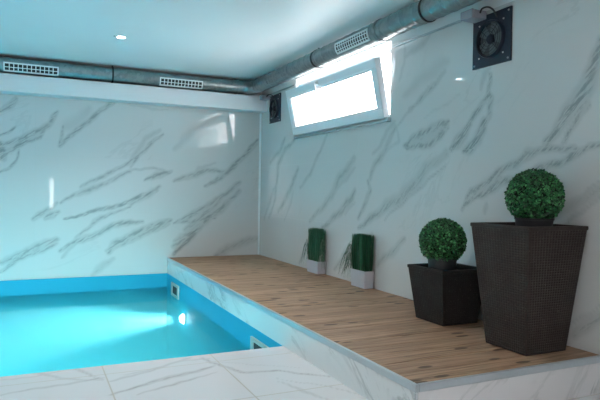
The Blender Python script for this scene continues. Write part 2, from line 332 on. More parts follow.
RIGHT_VEINS = [([(-0.15, 0.63), (-0.33, 0.85), (-0.5, 1.03)], 0.016, 0.6), ([(-0.31, 0.64), (-0.48, 0.86), (-0.53, 1.09), (-0.56, 1.26), (-0.75, 1.42), (-1.01, 1.51)], 0.017, 0.7), ([(-0.31, 1.3), (-0.61, 1.42), (-0.74, 1.55)], 0.016, 0.6), ([(-0.58, 0.72), (-0.77, 0.86), (-0.95, 1.03), (-1.1, 1.21)], 0.018, 0.7), ([(-0.75, 0.64), (-0.91, 0.81), (-1.0, 0.97)], 0.009, 0.5), ([(-1.16, 1.0), (-1.39, 1.13), (-1.56, 1.32), (-1.74, 1.5)], 0.012, 0.6), ([(-1.4, 0.67), (-1.66, 0.8), (-1.86, 0.93), (-1.97, 1.07), (-2.19, 1.2), (-2.27, 1.26)], 0.019, 0.6), ([(-1.82, 0.93), (-2.1, 1.07), (-2.27, 1.17)], 0.011, 0.5), ([(-1.67, 0.61), (-2.02, 0.78), (-2.2, 0.89), (-2.28, 0.98)], 0.017, 0.7), ([(-2.11, 0.76), (-2.28, 0.88)], 0.007, 0.5), ([(-2.34, 0.74), (-2.45, 0.85), (-2.52, 0.98), (-2.49, 1.06)], 0.013, 0.7), ([(-2.34, 0.65), (-2.61, 0.78), (-2.82, 0.86)], 0.015, 0.7), ([(-2.53, 0.73), (-2.75, 0.85), (-2.95, 0.92), (-3.14, 1.03), (-3.25, 1.13), (-3.48, 1.23)], 0.023, 0.6), ([(-2.75, 0.75), (-2.96, 0.87), (-3.2, 1.0), (-3.48, 1.16)], 0.007, 0.6), ([(-2.52, 1.08), (-2.59, 1.18), (-2.74, 1.3), (-2.87, 1.48)], 0.015, 0.6), ([(-2.54, 1.27), (-2.66, 1.34), (-2.77, 1.45), (-2.87, 1.52)], 0.01, 0.5), ([(-2.75, 1.28), (-2.94, 1.36), (-2.87, 1.48)], 0.007, 0.4), ([(-3.0, 1.32), (-3.19, 1.39), (-3.36, 1.42), (-3.49, 1.45)], 0.013, 0.8), ([(-3.03, 1.3), (-3.25, 1.3), (-3.41, 1.35), (-3.49, 1.4)], 0.013, 0.8), ([(-3.09, 1.34), (-3.46, 1.41)], 0.027, 0.5), ([(-3.53, 1.25), (-3.6, 1.31), (-3.71, 1.4)], 0.016, 0.85), ([(-3.65, 1.24), (-3.78, 1.3), (-3.84, 1.42)], 0.016, 0.85), ([(-3.64, 1.24), (-3.76, 1.25)], 0.012, 0.7), ([(-3.66, 1.37), (-3.74, 1.44), (-3.81, 1.52), (-3.86, 1.57), (-3.88, 1.69)], 0.01, 0.8), ([(-3.82, 1.36), (-3.88, 1.46), (-3.9, 1.55), (-3.85, 1.59)], 0.009, 0.7), ([(-3.79, 1.62), (-3.83, 1.7), (-3.88, 1.73)], 0.009, 0.5), ([(-2.99, 1.7), (-3.18, 1.78), (-3.4, 1.84), (-3.48, 1.85)], 0.027, 0.35), ([(-3.04, 1.58), (-3.24, 1.66), (-3.45, 1.79)], 0.01, 0.6), ([(-2.87, 1.46), (-3.12, 1.61), (-3.35, 1.75)], 0.007, 0.5), ([(-2.98, 1.98), (-3.17, 2.03), (-3.28, 2.06)], 0.014, 0.5), ([(-2.97, 2.08), (-2.98, 1.95), (-2.92, 1.82)], 0.009, 0.4), ([(-4.31, 1.25), (-4.38, 1.31), (-4.44, 1.38), (-4.51, 1.45), (-4.58, 1.55), (-4.62, 1.68), (-4.63, 1.73)], 0.019, 0.8), ([(-4.43, 1.24), (-4.48, 1.31), (-4.53, 1.39), (-4.57, 1.43)], 0.01, 0.7), ([(-4.5, 1.32), (-4.58, 1.48)], 0.006, 0.5), ([(-3.66, 0.86), (-3.72, 0.97), (-3.9, 1.05), (-4.02, 1.12), (-4.2, 1.18), (-4.34, 1.22), (-4.5, 1.2)], 0.011, 0.75), ([(-3.68, 0.89), (-3.81, 0.95), (-3.98, 1.02), (-4.21, 1.08), (-4.41, 1.14), (-4.64, 1.22)], 0.011, 0.8), ([(-3.76, 0.96), (-3.98, 1.06)], 0.023, 0.5), ([(-3.87, 0.91), (-3.85, 0.83)], 0.008, 0.5), ([(-3.98, 1.08), (-4.17, 1.2), (-4.27, 1.21)], 0.009, 0.5), ([(-4.32, 0.81), (-4.44, 0.88), (-4.54, 0.94), (-4.65, 0.99)], 0.013, 0.5), ([(-4.39, 0.74), (-4.51, 0.86), (-4.65, 0.96)], 0.006, 0.5), ([(-4.48, 0.9), (-4.59, 1.0), (-4.65, 1.02)], 0.005, 0.5), ([(-4.52, 0.23), (-4.61, 0.33), (-4.66, 0.37)], 0.016, 0.6), ([(-4.49, 0.29), (-4.66, 0.42)], 0.006, 0.4), ([(-1.18, 0.22), (-1.37, 0.41), (-1.54, 0.53)], 0.016, 0.6), ([(-1.94, 0.24), (-2.12, 0.4), (-2.35, 0.55), (-2.57, 0.61)], 0.016, 0.6), ([(-2.66, 0.38), (-2.9, 0.52), (-3.03, 0.62)], 0.015, 0.6), ([(-3.24, 1.5), (-3.41, 1.55), (-3.61, 1.61)], 0.006, 0.3)]
FLOOR_VEINS = [([(-2.66, -3.63), (-2.5, -3.6), (-2.27, -3.56), (-2.2, -3.56)], 0.009, 0.6), ([(-2.52, -3.32), (-2.4, -3.48), (-2.21, -3.6)], 0.01, 0.5), ([(-2.4, -3.26), (-2.28, -3.42), (-2.21, -3.59)], 0.006, 0.6), ([(-2.19, -3.63), (-1.96, -3.52), (-1.72, -3.38)], 0.01, 0.5), ([(-2.19, -3.81), (-1.95, -3.7), (-1.72, -3.61), (-1.64, -3.57)], 0.013, 0.7), ([(-2.1, -3.55), (-1.79, -3.43), (-1.62, -3.42)], 0.007, 0.5), ([(-2.08, -3.87), (-1.86, -3.76), (-1.66, -3.69)], 0.008, 0.6), ([(-1.66, -3.4), (-1.61, -3.53), (-1.54, -3.73), (-1.34, -3.79), (-1.13, -3.98)], 0.01, 0.7), ([(-1.59, -3.51), (-1.46, -3.6), (-1.21, -3.78)], 0.005, 0.4), ([(-1.4, -3.95), (-1.36, -4.1), (-1.29, -4.27)], 0.009, 0.5), ([(-1.4, -3.89), (-1.24, -4.07), (-1.09, -4.3)], 0.005, 0.5), ([(-2.68, -3.4), (-2.5, -3.4), (-2.25, -3.32)], 0.006, 0.5)]

# ------------------------------------------------------------------ structure
BX, FX = -4.6, -8.6          # left wall x, rear wall y
ZC, ZT = 2.27, 2.092         # ceiling, top of the tiling
PX, PY = -4.2, -3.344        # pool far side x, pool near edge y
DW, DF, DZ = -1.124, -4.692, 0.178   # deck side, deck front, deck top

def lin(a, b, step):
    n = max(1, int(round(abs(b-a)/step)))
    return [a+(b-a)*i/n for i in range(n+1)]
def coords(*segs):
    out = []
    for a, b, st in segs:
        for v in lin(a, b, st):
            if not out or abs(v-out[-1]) > 1e-6: out.append(v)
    return out
def vein_field(U, V, strokes):
    """paint the drawn veins of the stone onto grid points (numpy)"""
    uu, vv = np.meshgrid(np.array(U), np.array(V), indexing='ij')
    f = np.zeros_like(uu)
    # natural wobble
    du = 0.012*np.sin(vv*23+uu*11)+0.006*np.sin(vv*57-uu*31); dv = 0.012*np.sin(uu*19-vv*13)+0.006*np.sin(uu*61+vv*17)
    X, Y = uu+du*0.6, vv+dv*0.6
    for pts, w, k in strokes:
        d = np.full_like(uu, 9.0)
        n = len(pts)
        for i in range(n-1):
            ax, ay = pts[i]; bx_, by_ = pts[i+1]
            L2 = (bx_-ax)**2+(by_-ay)**2+1e-9
            t = np.clip(((X-ax)*(bx_-ax)+(Y-ay)*(by_-ay))/L2, 0, 1)
            tt = (i+t)/(n-1)
            taper = 0.55+0.45*np.sin(np.pi*np.clip(tt, 0, 1))
            dd = np.hypot(X-ax-t*(bx_-ax), Y-ay-t*(by_-ay))/taper
            d = np.minimum(d, dd)
        f = np.maximum(f, k*np.clip(1.15-d/(w*2.3), 0, 1))
    return f
def grid_obj(name, U, V, P, mats, matidx, skip=None, strokes=None, extra=None):
    """P(u,v)->xyz ; one object, a fine skin with optional holes plus extra faces"""
    nu, nv = len(U), len(V)
    verts = [P(u, v) for u in U for v in V]
    faces, mi = [], []
    for i in range(nu-1):
        for j in range(nv-1):
            cu, cv = (U[i]+U[i+1])/2, (V[j]+V[j+1])/2
            if skip and skip(cu, cv): continue
            a = i*nv+j
            faces.append((a, a+nv, a+nv+1, a+1)); mi.append(matidx(cu, cv))
    vf = vein_field(U, V, strokes).ravel() if strokes else np.zeros(nu*nv)
    nb = len(verts)
    for q, m in (extra or []):
        b = len(verts); verts += q; faces.append(tuple(range(b, b+len(q)))); mi.append(m)
    me = bpy.data.meshes.new(name); me.from_pydata(verts, [], faces)
    me.polygons.foreach_set('material_index', mi)
    at = me.attributes.new('vein', 'FLOAT', 'POINT')
    at.data.foreach_set('value', np.concatenate([vf, np.zeros(len(verts)-nb)]).astype(np.float32))
    me.update()
    o = link(name, me, mats); tag(o, kind='structure'); return o
def quad(a, b, c, d): return [a, b, c, d]

# back wall, runs behind the pool and deck
T = 0.3
U = coords((BX, -2.95, 0.2), (-2.95, 0, 0.016)); V = coords((-1.5, 0, 0.3), (0, ZT, 0.016), (ZT, ZC, 0.1))
grid_obj('wall_back', U, V, lambda u, v: (u, 0, v), [M_back, M_paint], lambda u, v: 1 if v > ZT else 0, strokes=BACK_VEINS,
    extra=[(quad((BX,T,-1.5),(T,T,-1.5),(T,T,ZC),(BX,T,ZC)),1)])
# right wall with the window opening
WY0, WY1, WZ0, WZ1 = -2.80, -1.02, 1.545, 2.15
U = coords((FX, -4.95, 0.2), (-4.95, WY0, 0.016), (WY0, WY1, 0.018), (WY1, 0, 0.016))
V = coords((0, WZ0, 0.0161), (WZ0, ZT, 0.017), (ZT, WZ1, 0.03), (WZ1, ZC, 0.06))
R = 0.3
hole = lambda u, v: WY0 < u < WY1 and WZ0 < v < WZ1
ex = []
ex += [(quad((0,WY0,WZ0),(R,WY0,WZ0),(R,WY1,WZ0),(0,WY1,WZ0)),1), (quad((0,WY0,WZ1),(0,WY1,WZ1),(R,WY1,WZ1),(R,WY0,WZ1)),1),
       (quad((0,WY0,WZ0),(0,WY0,WZ1),(R,WY0,WZ1),(R,WY0,WZ0)),1), (quad((0,WY1,WZ0),(R,WY1,WZ0),(R,WY1,WZ1),(0,WY1,WZ1)),1)]
for a, b, c, d in ((FX,WY0,0,ZC),(WY1,0,0,ZC),(WY0,WY1,0,WZ0),(WY0,WY1,WZ1,ZC)):
    ex.append((quad((R,a,c),(R,b,c),(R,b,d),(R,a,d)),1))
grid_obj('wall_right', U, V, lambda u, v: (0, u, v), [M_right, M_paint], lambda u, v: 1 if v > ZT else 0, skip=hole, strokes=[(p_, w_*1.5, k_) for p_, w_, k_ in RIGHT_VEINS], extra=ex)
# left and rear walls (out of frame, close the room)
b = bx(BX-0.2, BX, FX-0.2, 0.3, -1.5, ZC); tag(obj('wall_left', b, M_sidewall), kind='structure')
# rear wall: glazed door added for light, and a narrow slit window
b = bmesh.new()
DX0, DX1, SX0, SX1 = -4.40, -3.50, -2.15, -2.03
for x0, x1, z0, z1 in ((BX,DX0,0,ZC),(DX0,DX1,2.05,ZC),(DX1,SX0,0,ZC),(SX0,SX1,0,0.42),(SX0,SX1,1.22,ZC),(SX1,0.3,0,ZC),(DX0,DX1,0,0.15)):
    box(b, x0, x1, FX-0.2, FX, z0, z1)
tag(obj('wall_front', b, M_plainwall), kind='structure')
def framed(name, x0, x1, z0, z1, w):
    b = bmesh.new(); y0, y1 = FX-0.12, FX-0.06
    box(b, x0, x1, y0, y1, z0, z0+w); box(b, x0, x1, y0, y1, z1-w, z1)
    box(b, x0, x0+w, y0, y1, z0+w, z1-w); box(b, x1-w, x1, y0, y1, z0+w, z1-w)
    o = obj(name, b, M_pvc); tag(o, kind='structure')
    obj('pane', bx(x0+w, x1-w, FX-0.092, FX-0.088, z0+w, z1-w), M_glass, o)
framed('added_light_door', DX0, DX1, 0.15, 2.05, 0.07)  # unseen door, added to let light in from the rear
framed('window_2', SX0, SX1, 0.42, 1.22, 0.015)
tag(obj('ceiling', bx(BX-0.2, 0.3, FX-0.2, 0.3, ZC, ZC+0.2), M_ceil), kind='structure')
# floor: near part and strip left of the pool
U = coords((BX, -2.9, 0.2), (-2.9, 0, 0.016)); V = coords((FX, -4.8, 0.25), (-4.8, PY, 0.014))
ex = [(quad((PX,PY,0),(DW,PY,0),(DW,PY,-0.012),(PX,PY,-0.012)),0),
      (quad((BX,PY,0),(PX,PY,0),(PX,0,0),(BX,0,0)),0), (quad((PX,PY,0),(PX,0,0),(PX,0,-0.012),(PX,PY,-0.012)),0),
      (quad((BX,FX,-0.3),(0,FX,-0.3),(0,PY,-0.3),(BX,PY,-0.3)),0),
      (quad((DW,PY,0),(0,PY,0),(0,0,0),(DW,0,0)),0)]
grid_obj('floor', U, V, lambda u, v: (u, v, 0), [M_floor], lambda u, v: 0, strokes=FLOOR_VEINS, extra=ex)
# boxed pipe run under the rear duct, tile edge trims, corner profile
tag(obj('trim_1', bx(BX, -0.001, -0.20, -0.001, 1.905, 2.08, bev=0.003), M_beam), kind='structure')
tag(obj('trim_2', bx(-0.012, 0.0, -3.70, WY0-0.02, ZT-0.006, ZT+0.006), M_alu), kind='structure')
tag(obj('trim_3', bx(-0.022, -0.001, -0.022, -0.001, DZ, 1.905, bev=0.003), M_cornertrim), kind='structure')
tag(obj('trim_4', bx(-0.012, 0.0, WY1+0.02, -0.21, ZT-0.006, ZT+0.006), M_alu), kind='structure')

# ------------------------------------------------------------------ window_1: bottom-hung sash tilted into the room
wf = bmesh.new()
fy0, fy1, fz0, fz1, fwid = WY0, WY1, WZ0, WZ1, 0.035
box(wf, 0.02, 0.08, fy0, fy1, fz0, fz0+fwid); box(wf, 0.02, 0.08, fy0, fy1, 2.06, 2.06+fwid)
box(wf, 0.02, 0.08, fy0, fy0+0.02, fz0+fwid, 2.06); box(wf, 0.02, 0.08, fy1-0.02, fy1, fz0+fwid, 2.06)
win = obj('window_1', wf, M_pvc); tag(win, kind='structure')
SH = 0.475
sash = bmesh.new()
y0, y1 = -2.765, -1.035; bw = 0.075
for a in ((y0,y1,0,bw),(y0,y1,SH-bw,SH),(y0,y0+bw,bw,SH-bw),(y1-bw,y1,bw,SH-bw)):
    box(sash, -0.03, 0.03, a[0], a[1], a[2], a[3], bev=0.006)
for a in ((y0+bw,y1-bw,bw,bw+0.014),(y0+bw,y1-bw,SH-bw-0.014,SH-bw),(y0+bw,y0+bw+0.014,bw,SH-bw),(y1-bw-0.014,y1-bw,bw,SH-bw)):
    box(sash, -0.02, 0.012, *a)
piv = Matrix.Translation((-0.005, 0, 1.552)) @ Matrix.Rotation(-math.asin(0.10/SH), 4, 'Y')
def place(bm): bmesh.ops.transform(bm, matrix=piv, verts=bm.verts); return bm
so = obj('sash', place(sash), M_pvc, win)
obj('pane', place(bx(-0.004, 0.004, y0+bw+0.01, y1-bw-0.01, bw+0.01, SH-bw-0.01)), M_glass, so)
hb = bmesh.new()
box(hb, -0.052, -0.03, -1.79, -1.745, SH-0.055, SH-0.02, bev=0.004); box(hb, -0.070, -0.052, -1.777, -1.758, SH-0.13, SH-0.03, bev=0.005)
obj('handle', place(hb), M_handle, so)
hc = bmesh.new()
box(hc, -0.03, -0.002, -2.79, -1.03, 1.518, 1.532, bev=0.003)
box(hc, -0.04, -0.002, -2.82, -2.77, 1.515, 1.55, bev=0.004); box(hc, -0.04, -0.002, -1.08, -1.04, 1.512, 1.54, bev=0.004)
box(hc, -0.036, -0.002, -1.98, -1.95, 1.515, 1.538, bev=0.003)
obj('hinge_rail', hc, M_alu, win)

# ------------------------------------------------------------------ swimming pool
pool = thing('swimming_pool', 'blue lined swimming pool set in the floor beside the wooden deck', 'swimming pool', (DW, PY, -1.3))
IV = Matrix.Translation((-DW, -PY, 1.3))
def loc(bm, o_inv=IV): bmesh.ops.transform(bm, matrix=o_inv, verts=bm.verts); return bm
b = bmesh.new()
pd = -1.3
box(b, PX-0.05, DW+0.05, PY-0.05, -0.002, pd-0.1, pd)
box(b, DW, DW+0.05, PY-0.05, -0.002, pd, -0.001); box(b, PX-0.05, PX, PY-0.05, -0.002, pd, -0.013)
box(b, PX, DW, PY-0.05, PY, pd, -0.013); box(b, PX, DW, -0.012, -0.002, pd, -0.001)
obj('liner', loc(b), M_liner, pool)
def inlet(y0, y1, z0, z1):
    b = bmesh.new(); w = 0.026
    x0, x1 = DW-0.014, DW
    box(b, x0, x1, y0, y1, z0, z0+w); box(b, x0, x1, y0, y1, z1-w, z1)
    box(b, x0, x1, y0, y0+w*2.0, z0+w, z1-w); box(b, x0, x1, y1-w*2.0, y1, z0+w, z1-w)
    o = obj('skimmer_frame', loc(b), M_skim, pool)
    obj('slot', loc(bx(DW-0.006, DW-0.0005, y0+w*2.0, y1-w*2.0, z0+w, z1-w)), M_dark, o)
inlet(-0.60, -0.27, -0.20, -0.06)
inlet(-3.13, -2.80, -0.20, -0.065)
def pool_or_fill_lamp(c, d, power, color, spot=150, lens=0.062):
    c, d = Vector(c), Vector(d).normalized()
    b = bmesh.new(); cyl(b, c-d*0.0, c+d*0.02, lens*1.2, lens*1.1, 32)
    o = obj('lamp_rim', loc(b), M_grille, pool)
    b = bmesh.new(); cyl(b, c+d*0.0201, c+d*0.045, lens, lens*0.6, 32)
    obj('lamp_lens', loc(b), M_poollamp, o)
    l = bpy.data.lights.new('pool_or_fill_light', 'SPOT'); l.energy = power; l.color = color; l.spot_size = math.radians(spot); l.spot_blend = 0.8; l.shadow_soft_size = 0.05
    lo = bpy.data.objects.new('pool_or_fill_light', l); C.objects.link(lo); lo.location = c+d*0.09
    lo.rotation_euler = d.to_track_quat('-Z', 'Y').to_euler()
pool_or_fill_lamp((DW, -0.86, -0.345), (-1, 0, 0), 650, (1.0, 0.92, 0.92), spot=34, lens=0.045)
pool_or_fill_lamp((-3.4, PY, -0.9), (0, 1, -0.22), 215, (0.22, 0.92, 1.0), spot=100)  # this and the next: unseen lamps added to brighten water and walls
pool_or_fill_lamp((-2.2, PY, -0.9), (0, 1, -0.22), 215, (0.22, 0.92, 1.0), spot=100)
pool_or_fill_lamp((PX, -1.2, -0.7), (1, 0, -0.55), 235, (0.22, 0.92, 1.0), spot=90)  # last two are added as well, out of view, to fill the water with light
pool_or_fill_lamp((PX, -2.5, -0.7), (1, 0, -0.55), 235, (0.22, 0.92, 1.0), spot=90)
# water body
wz = -0.158
U = lin(PX+0.001, DW-0.001, 0.12); V = lin(PY+0.001, -0.013, 0.12)
me = bpy.data.meshes.new('pool_water'); bm = bmesh.new()
box(bm, PX+0.001, DW-0.001, PY+0.001, -0.013, pd+0.001, wz)
for f in bm.faces: f.material_index = 0 if f.normal.z > 0.5 else 1
o = obj('pool_water', bm, [M_water, M_wside])
tag(o, 'clear turquoise water filling the blue pool', 'water')

# ------------------------------------------------------------------ deck
dk = thing('deck_platform', 'low pine deck platform with aluminium edge and marble sides', 'deck', (DW/2, DF/2, 0))
DI = Matrix.Translation((-DW/2, -DF/2, 0))
b = bmesh.new(); n = 34; pitch = abs(DF+0.02)/n
b2 = bx(DW+0.02, -0.002, DF+0.02, -0.002, DZ-0.03, DZ-0.012)
for i in range(n):
    ya = -0.004 - i*pitch; yb = ya - pitch + 0.0035
    box(b, DW+0.016, -0.004, yb, ya, DZ-0.02, DZ-0.0005-0.001*random.random(), bev=0.001)
obj('decking_boards', loc(b, DI), M_deck, dk)
obj('gap_shade_sheet', loc(b2, DI), M_deckin, dk)  # dark sheet, its colour paints the shade in the board gaps
b = bx(DW, DW+0.014, DF, -0.002, 0.0, DZ-0.03); obj('marble_cladding', loc(b, DI), M_riser, dk)
b = bx(DW+0.014, -0.002, DF, DF+0.014, 0.0, DZ-0.03); obj('marble_cladding', loc(b, DI), M_riserf, dk)
b = bmesh.new(); box(b, DW-0.003, DW+0.015, DF-0.003, -0.002, DZ-0.030, DZ+0.003, bev=0.003)
obj('edge_trim', loc(b, DI), M_alu, dk)
b = bmesh.new(); box(b, DW+0.015, -0.002, DF-0.003, DF+0.015, DZ-0.030, DZ+0.003, bev=0.003)
obj('edge_trim', loc(b, DI), M_alu, dk)
b = bmesh.new(); box(b, DW-0.004, DW+0.008, DF-0.004, DF+0.008, 0.0, DZ-0.03, bev=0.002)
obj('corner_trim', loc(b, DI), M_alu, dk)

# ------------------------------------------------------------------ ceiling spots
def downlight(x, y, label, first=None):
    if first is None:
        t = thing('ceiling_spotlight', label, 'ceiling light', (x, y, ZC))
        b = bmesh.new(); lathe(b, [(0.047,0.0),(0.047,-0.004),(0.043,-0.007),(0.034,-0.007),(0.032,-0.003),(0.032,0.0)], 36)
        obj('trim_ring', b, M_grille, t, True)
        b = bmesh.new(); cyl(b, (0,0,-0.0005), (0,0,-0.005), 0.032, 0.030, 32); obj('lens', b, M_lamp, t)
        b = bmesh.new(); box(b, -0.062, -0.050, -0.004, 0.004, -0.004, 0); obj('clip', b, M_black, t)
    else:
        t = first.copy(); C.objects.link(t); t.location = (x, y, ZC); t['label'] = label
        for ch in list(first.children):
            if ch.type == 'MESH': c = ch.copy(); C.objects.link(c); c.parent = t
    l = bpy.data.lights.new('spot_beam', 'SPOT'); l.energy = LAMP; l.color = (1.0,0.93,0.90); l.spot_size = math.radians(130); l.spot_blend = 0.9; l.shadow_soft_size = 0.04
    lo = bpy.data.objects.new('spot_beam', l); C.objects.link(lo); lo.location = (x, y, ZC-0.02)
    return t
LAMP = 46
d0 = downlight(-1.85, -1.42, 'round recessed ceiling spotlight glowing white above the pool')
downlight(-1.85, -3.40, 'round recessed ceiling spotlight above the near pool edge, out of frame', d0)
downlight(-1.60, -6.50, 'round recessed ceiling spotlight above the floor behind the camera, out of frame', d0)

# ------------------------------------------------------------------ ventilation duct
duct = thing('ventilation_duct', 'galvanised spiral ventilation duct running under the ceiling around the corner', 'duct', (-0.18, -0.16, 2.165))
VI = Matrix.Translation((0.18, 0.16, -2.165))
ZD, RD = 2.172, 0.078
XR, YB = -0.18, -0.16
def sweep(pts, r, seg=28, ridge=0.0022, pitch=0.055, helical=True):
    """tube along pts (list of Vector, dense); spiral lock seam as real relief"""
    bm = bmesh.new(); rings = []; s = 0
    for i, p in enumerate(pts):
        if i: s += (p-pts[i-1]).length
        d = (pts[min(i+1, len(pts)-1)]-pts[max(i-1, 0)]).normalized()
        e1 = d.cross(Vector((0,0,1))).normalized(); e2 = e1.cross(d)
        ring = []
        for j in range(seg):
            a = 2*PI*j/seg
            ph = (s/pitch + (a/(2*PI) if helical else 0)) % 1
            h = max(0, 1-abs(ph-0.5)/0.11)
            rr = r + ridge*h
            ring.append(bm.verts.new(p + (e1*math.cos(a)+e2*math.sin(a))*rr))
        rings.append(ring)
    for a, b in zip(rings, rings[1:]):
        for j in range(seg):
            k = (j+1) % seg
            bm.faces.new((a[j], b[j], b[k], a[k]))
    return bm
def straight(p0, p1, step=0.0065):
    p0, p1 = Vector(p0), Vector(p1); n = int((p1-p0).length/step)
    return [p0.lerp(p1, i/n) for i in range(n+1)]
def section(p0, p1, **k):
    step = k.pop('step', 0.0065)
    return obj('duct_section', loc(sweep(straight(p0, p1, step), RD, **k), VI), M_duct, duct, True)
ER = 0.20
section((-4.59, YB, ZD), (-1.775, YB, ZD), ridge=0.002, pitch=0.13, step=0.005)
section((-1.765, YB, ZD), (XR-ER-0.005, YB, ZD), ridge=0.002, pitch=0.13, step=0.005)
cx, cy = XR-ER, YB-ER
arc = [Vector((cx+ER*math.sin(a), cy+ER*math.cos(a), ZD)) for a in [PI/2*i/60 for i in range(61)]]
obj('elbow', loc(sweep(arc, RD+0.001, ridge=0.0025, pitch=0.075, helical=False), VI), M_duct, duct, True)
ys = [YB-ER-0.005, -1.895, -3.50, -5.1, -6.7, FX+0.01]
for a, b in zip(ys, ys[1:]):
    section((XR, a, ZD), (XR, b+0.01, ZD), ridge=0.0035, pitch=0.13, step=0.004 if a > -4 else 0.02)
def clamp(p, ax, wide, m, name, hanger=True):
    b = bmesh.new(); p = Vector(p)
    rot = Matrix.Rotation(PI/2, 4, 'Y' if ax == 'x' else 'X')
    prof = [(RD+0.001, -wide), (RD+0.006, -wide), (RD+0.006, wide), (RD+0.001, wide), (RD+0.001, -wide)]
    lathe(b, prof, 36, Matrix.Translation(p) @ rot)
    if hanger:
        box(b, p.x-0.006, p.x+0.006, p.y-0.006, p.y+0.006, p.z+RD+0.003, ZC-0.0005)
    obj(name, loc(b, VI), m, duct, True)
clamp((-1.77, YB, ZD), 'x', 0.009, M_black, 'clamp_ring')
clamp((XR, -1.895, ZD), 'y', 0.011, M_black, 'clamp_ring')
clamp((XR, -3.495, ZD), 'y', 0.007, M_black, 'clamp_ring')
clamp((XR-ER-0.01, YB, ZD), 'x', 0.012, M_duct, 'joint_band', False)
clamp((XR, YB-ER-0.01, ZD), 'y', 0.014, M_duct, 'joint_band', False)
clamp((XR, -2.94, ZD), 'y', 0.016, M_duct, 'joint_band', False)
def grille(ax, t0, t1, ang, half, cols, rows, mf, fr=0.012):
    """rectangular grille wrapped on the duct skin"""
    def P(t, a, r):
        c, s = math.cos(a), math.sin(a)
        return (t, YB-r*c, ZD+r*s) if ax == 'x' else (XR-r*c, t, ZD+r*s)
    def patch(bm, ta, tb, aa, ab, r0, r1, n=6):
        n = max(1, int(n*(ab-aa)/(2*half)+0.99))
        vs = []
        for i in range(n+1):
            a = aa+(ab-aa)*i/n
            vs.append([bm.verts.new(P(ta, a, r0)), bm.verts.new(P(tb, a, r0)), bm.verts.new(P(tb, a, r1)), bm.verts.new(P(ta, a, r1))])
        for u, v in zip(vs, vs[1:]):
            for j in range(4): k = (j+1) % 4; bm.faces.new((u[j], u[k], v[k], v[j]))
        bm.faces.new(vs[0]); bm.faces.new(vs[-1][::-1])
    b = bmesh.new(); r0, r1 = RD+0.0045, RD+0.012; fa = fr/RD
    patch(b, t0, t1, ang+half-fa, ang+half, r0, r1); patch(b, t0, t1, ang-half, ang-half+fa, r0, r1)
    patch(b, t0, t0+fr, ang-half, ang+half, r0, r1); patch(b, t1-fr, t1, ang-half, ang+half, r0, r1)
    for i in range(1, cols):
        t = t0+fr+(t1-t0-2*fr)*i/cols; patch(b, t-0.004, t+0.004, ang-half, ang+half, r0, r1-0.003)
    for j in range(1, rows):
        a = ang-half+2*half*j/rows; patch(b, t0, t1, a-0.035, a+0.035, r0, r1-0.002)
    bmesh.ops.recalc_face_normals(b, faces=b.faces)
    o = obj('vent_grille', loc(b, VI), mf, duct)
    b = bmesh.new(); patch(b, t0+0.004, t1-0.004, ang-half+0.04, ang+half-0.04, RD+0.0028, RD+0.0042)
    bmesh.ops.recalc_face_normals(b, faces=b.faces)
    obj('dark_backing', loc(b, VI), M_dark if mf is M_grille else M_duct, o)
A = -0.42; H = 0.55
grille('x', -2.80, -2.30, A, H, 12, 2, M_grille)
grille('x', -1.28, -0.80, A, H, 12, 2, M_grille)
grille('y', -1.36, -0.80, -0.30, H, 8, 2, M_duct)
grille('y', -2.87, -2.36, -0.30, H, 14, 3, M_grille)

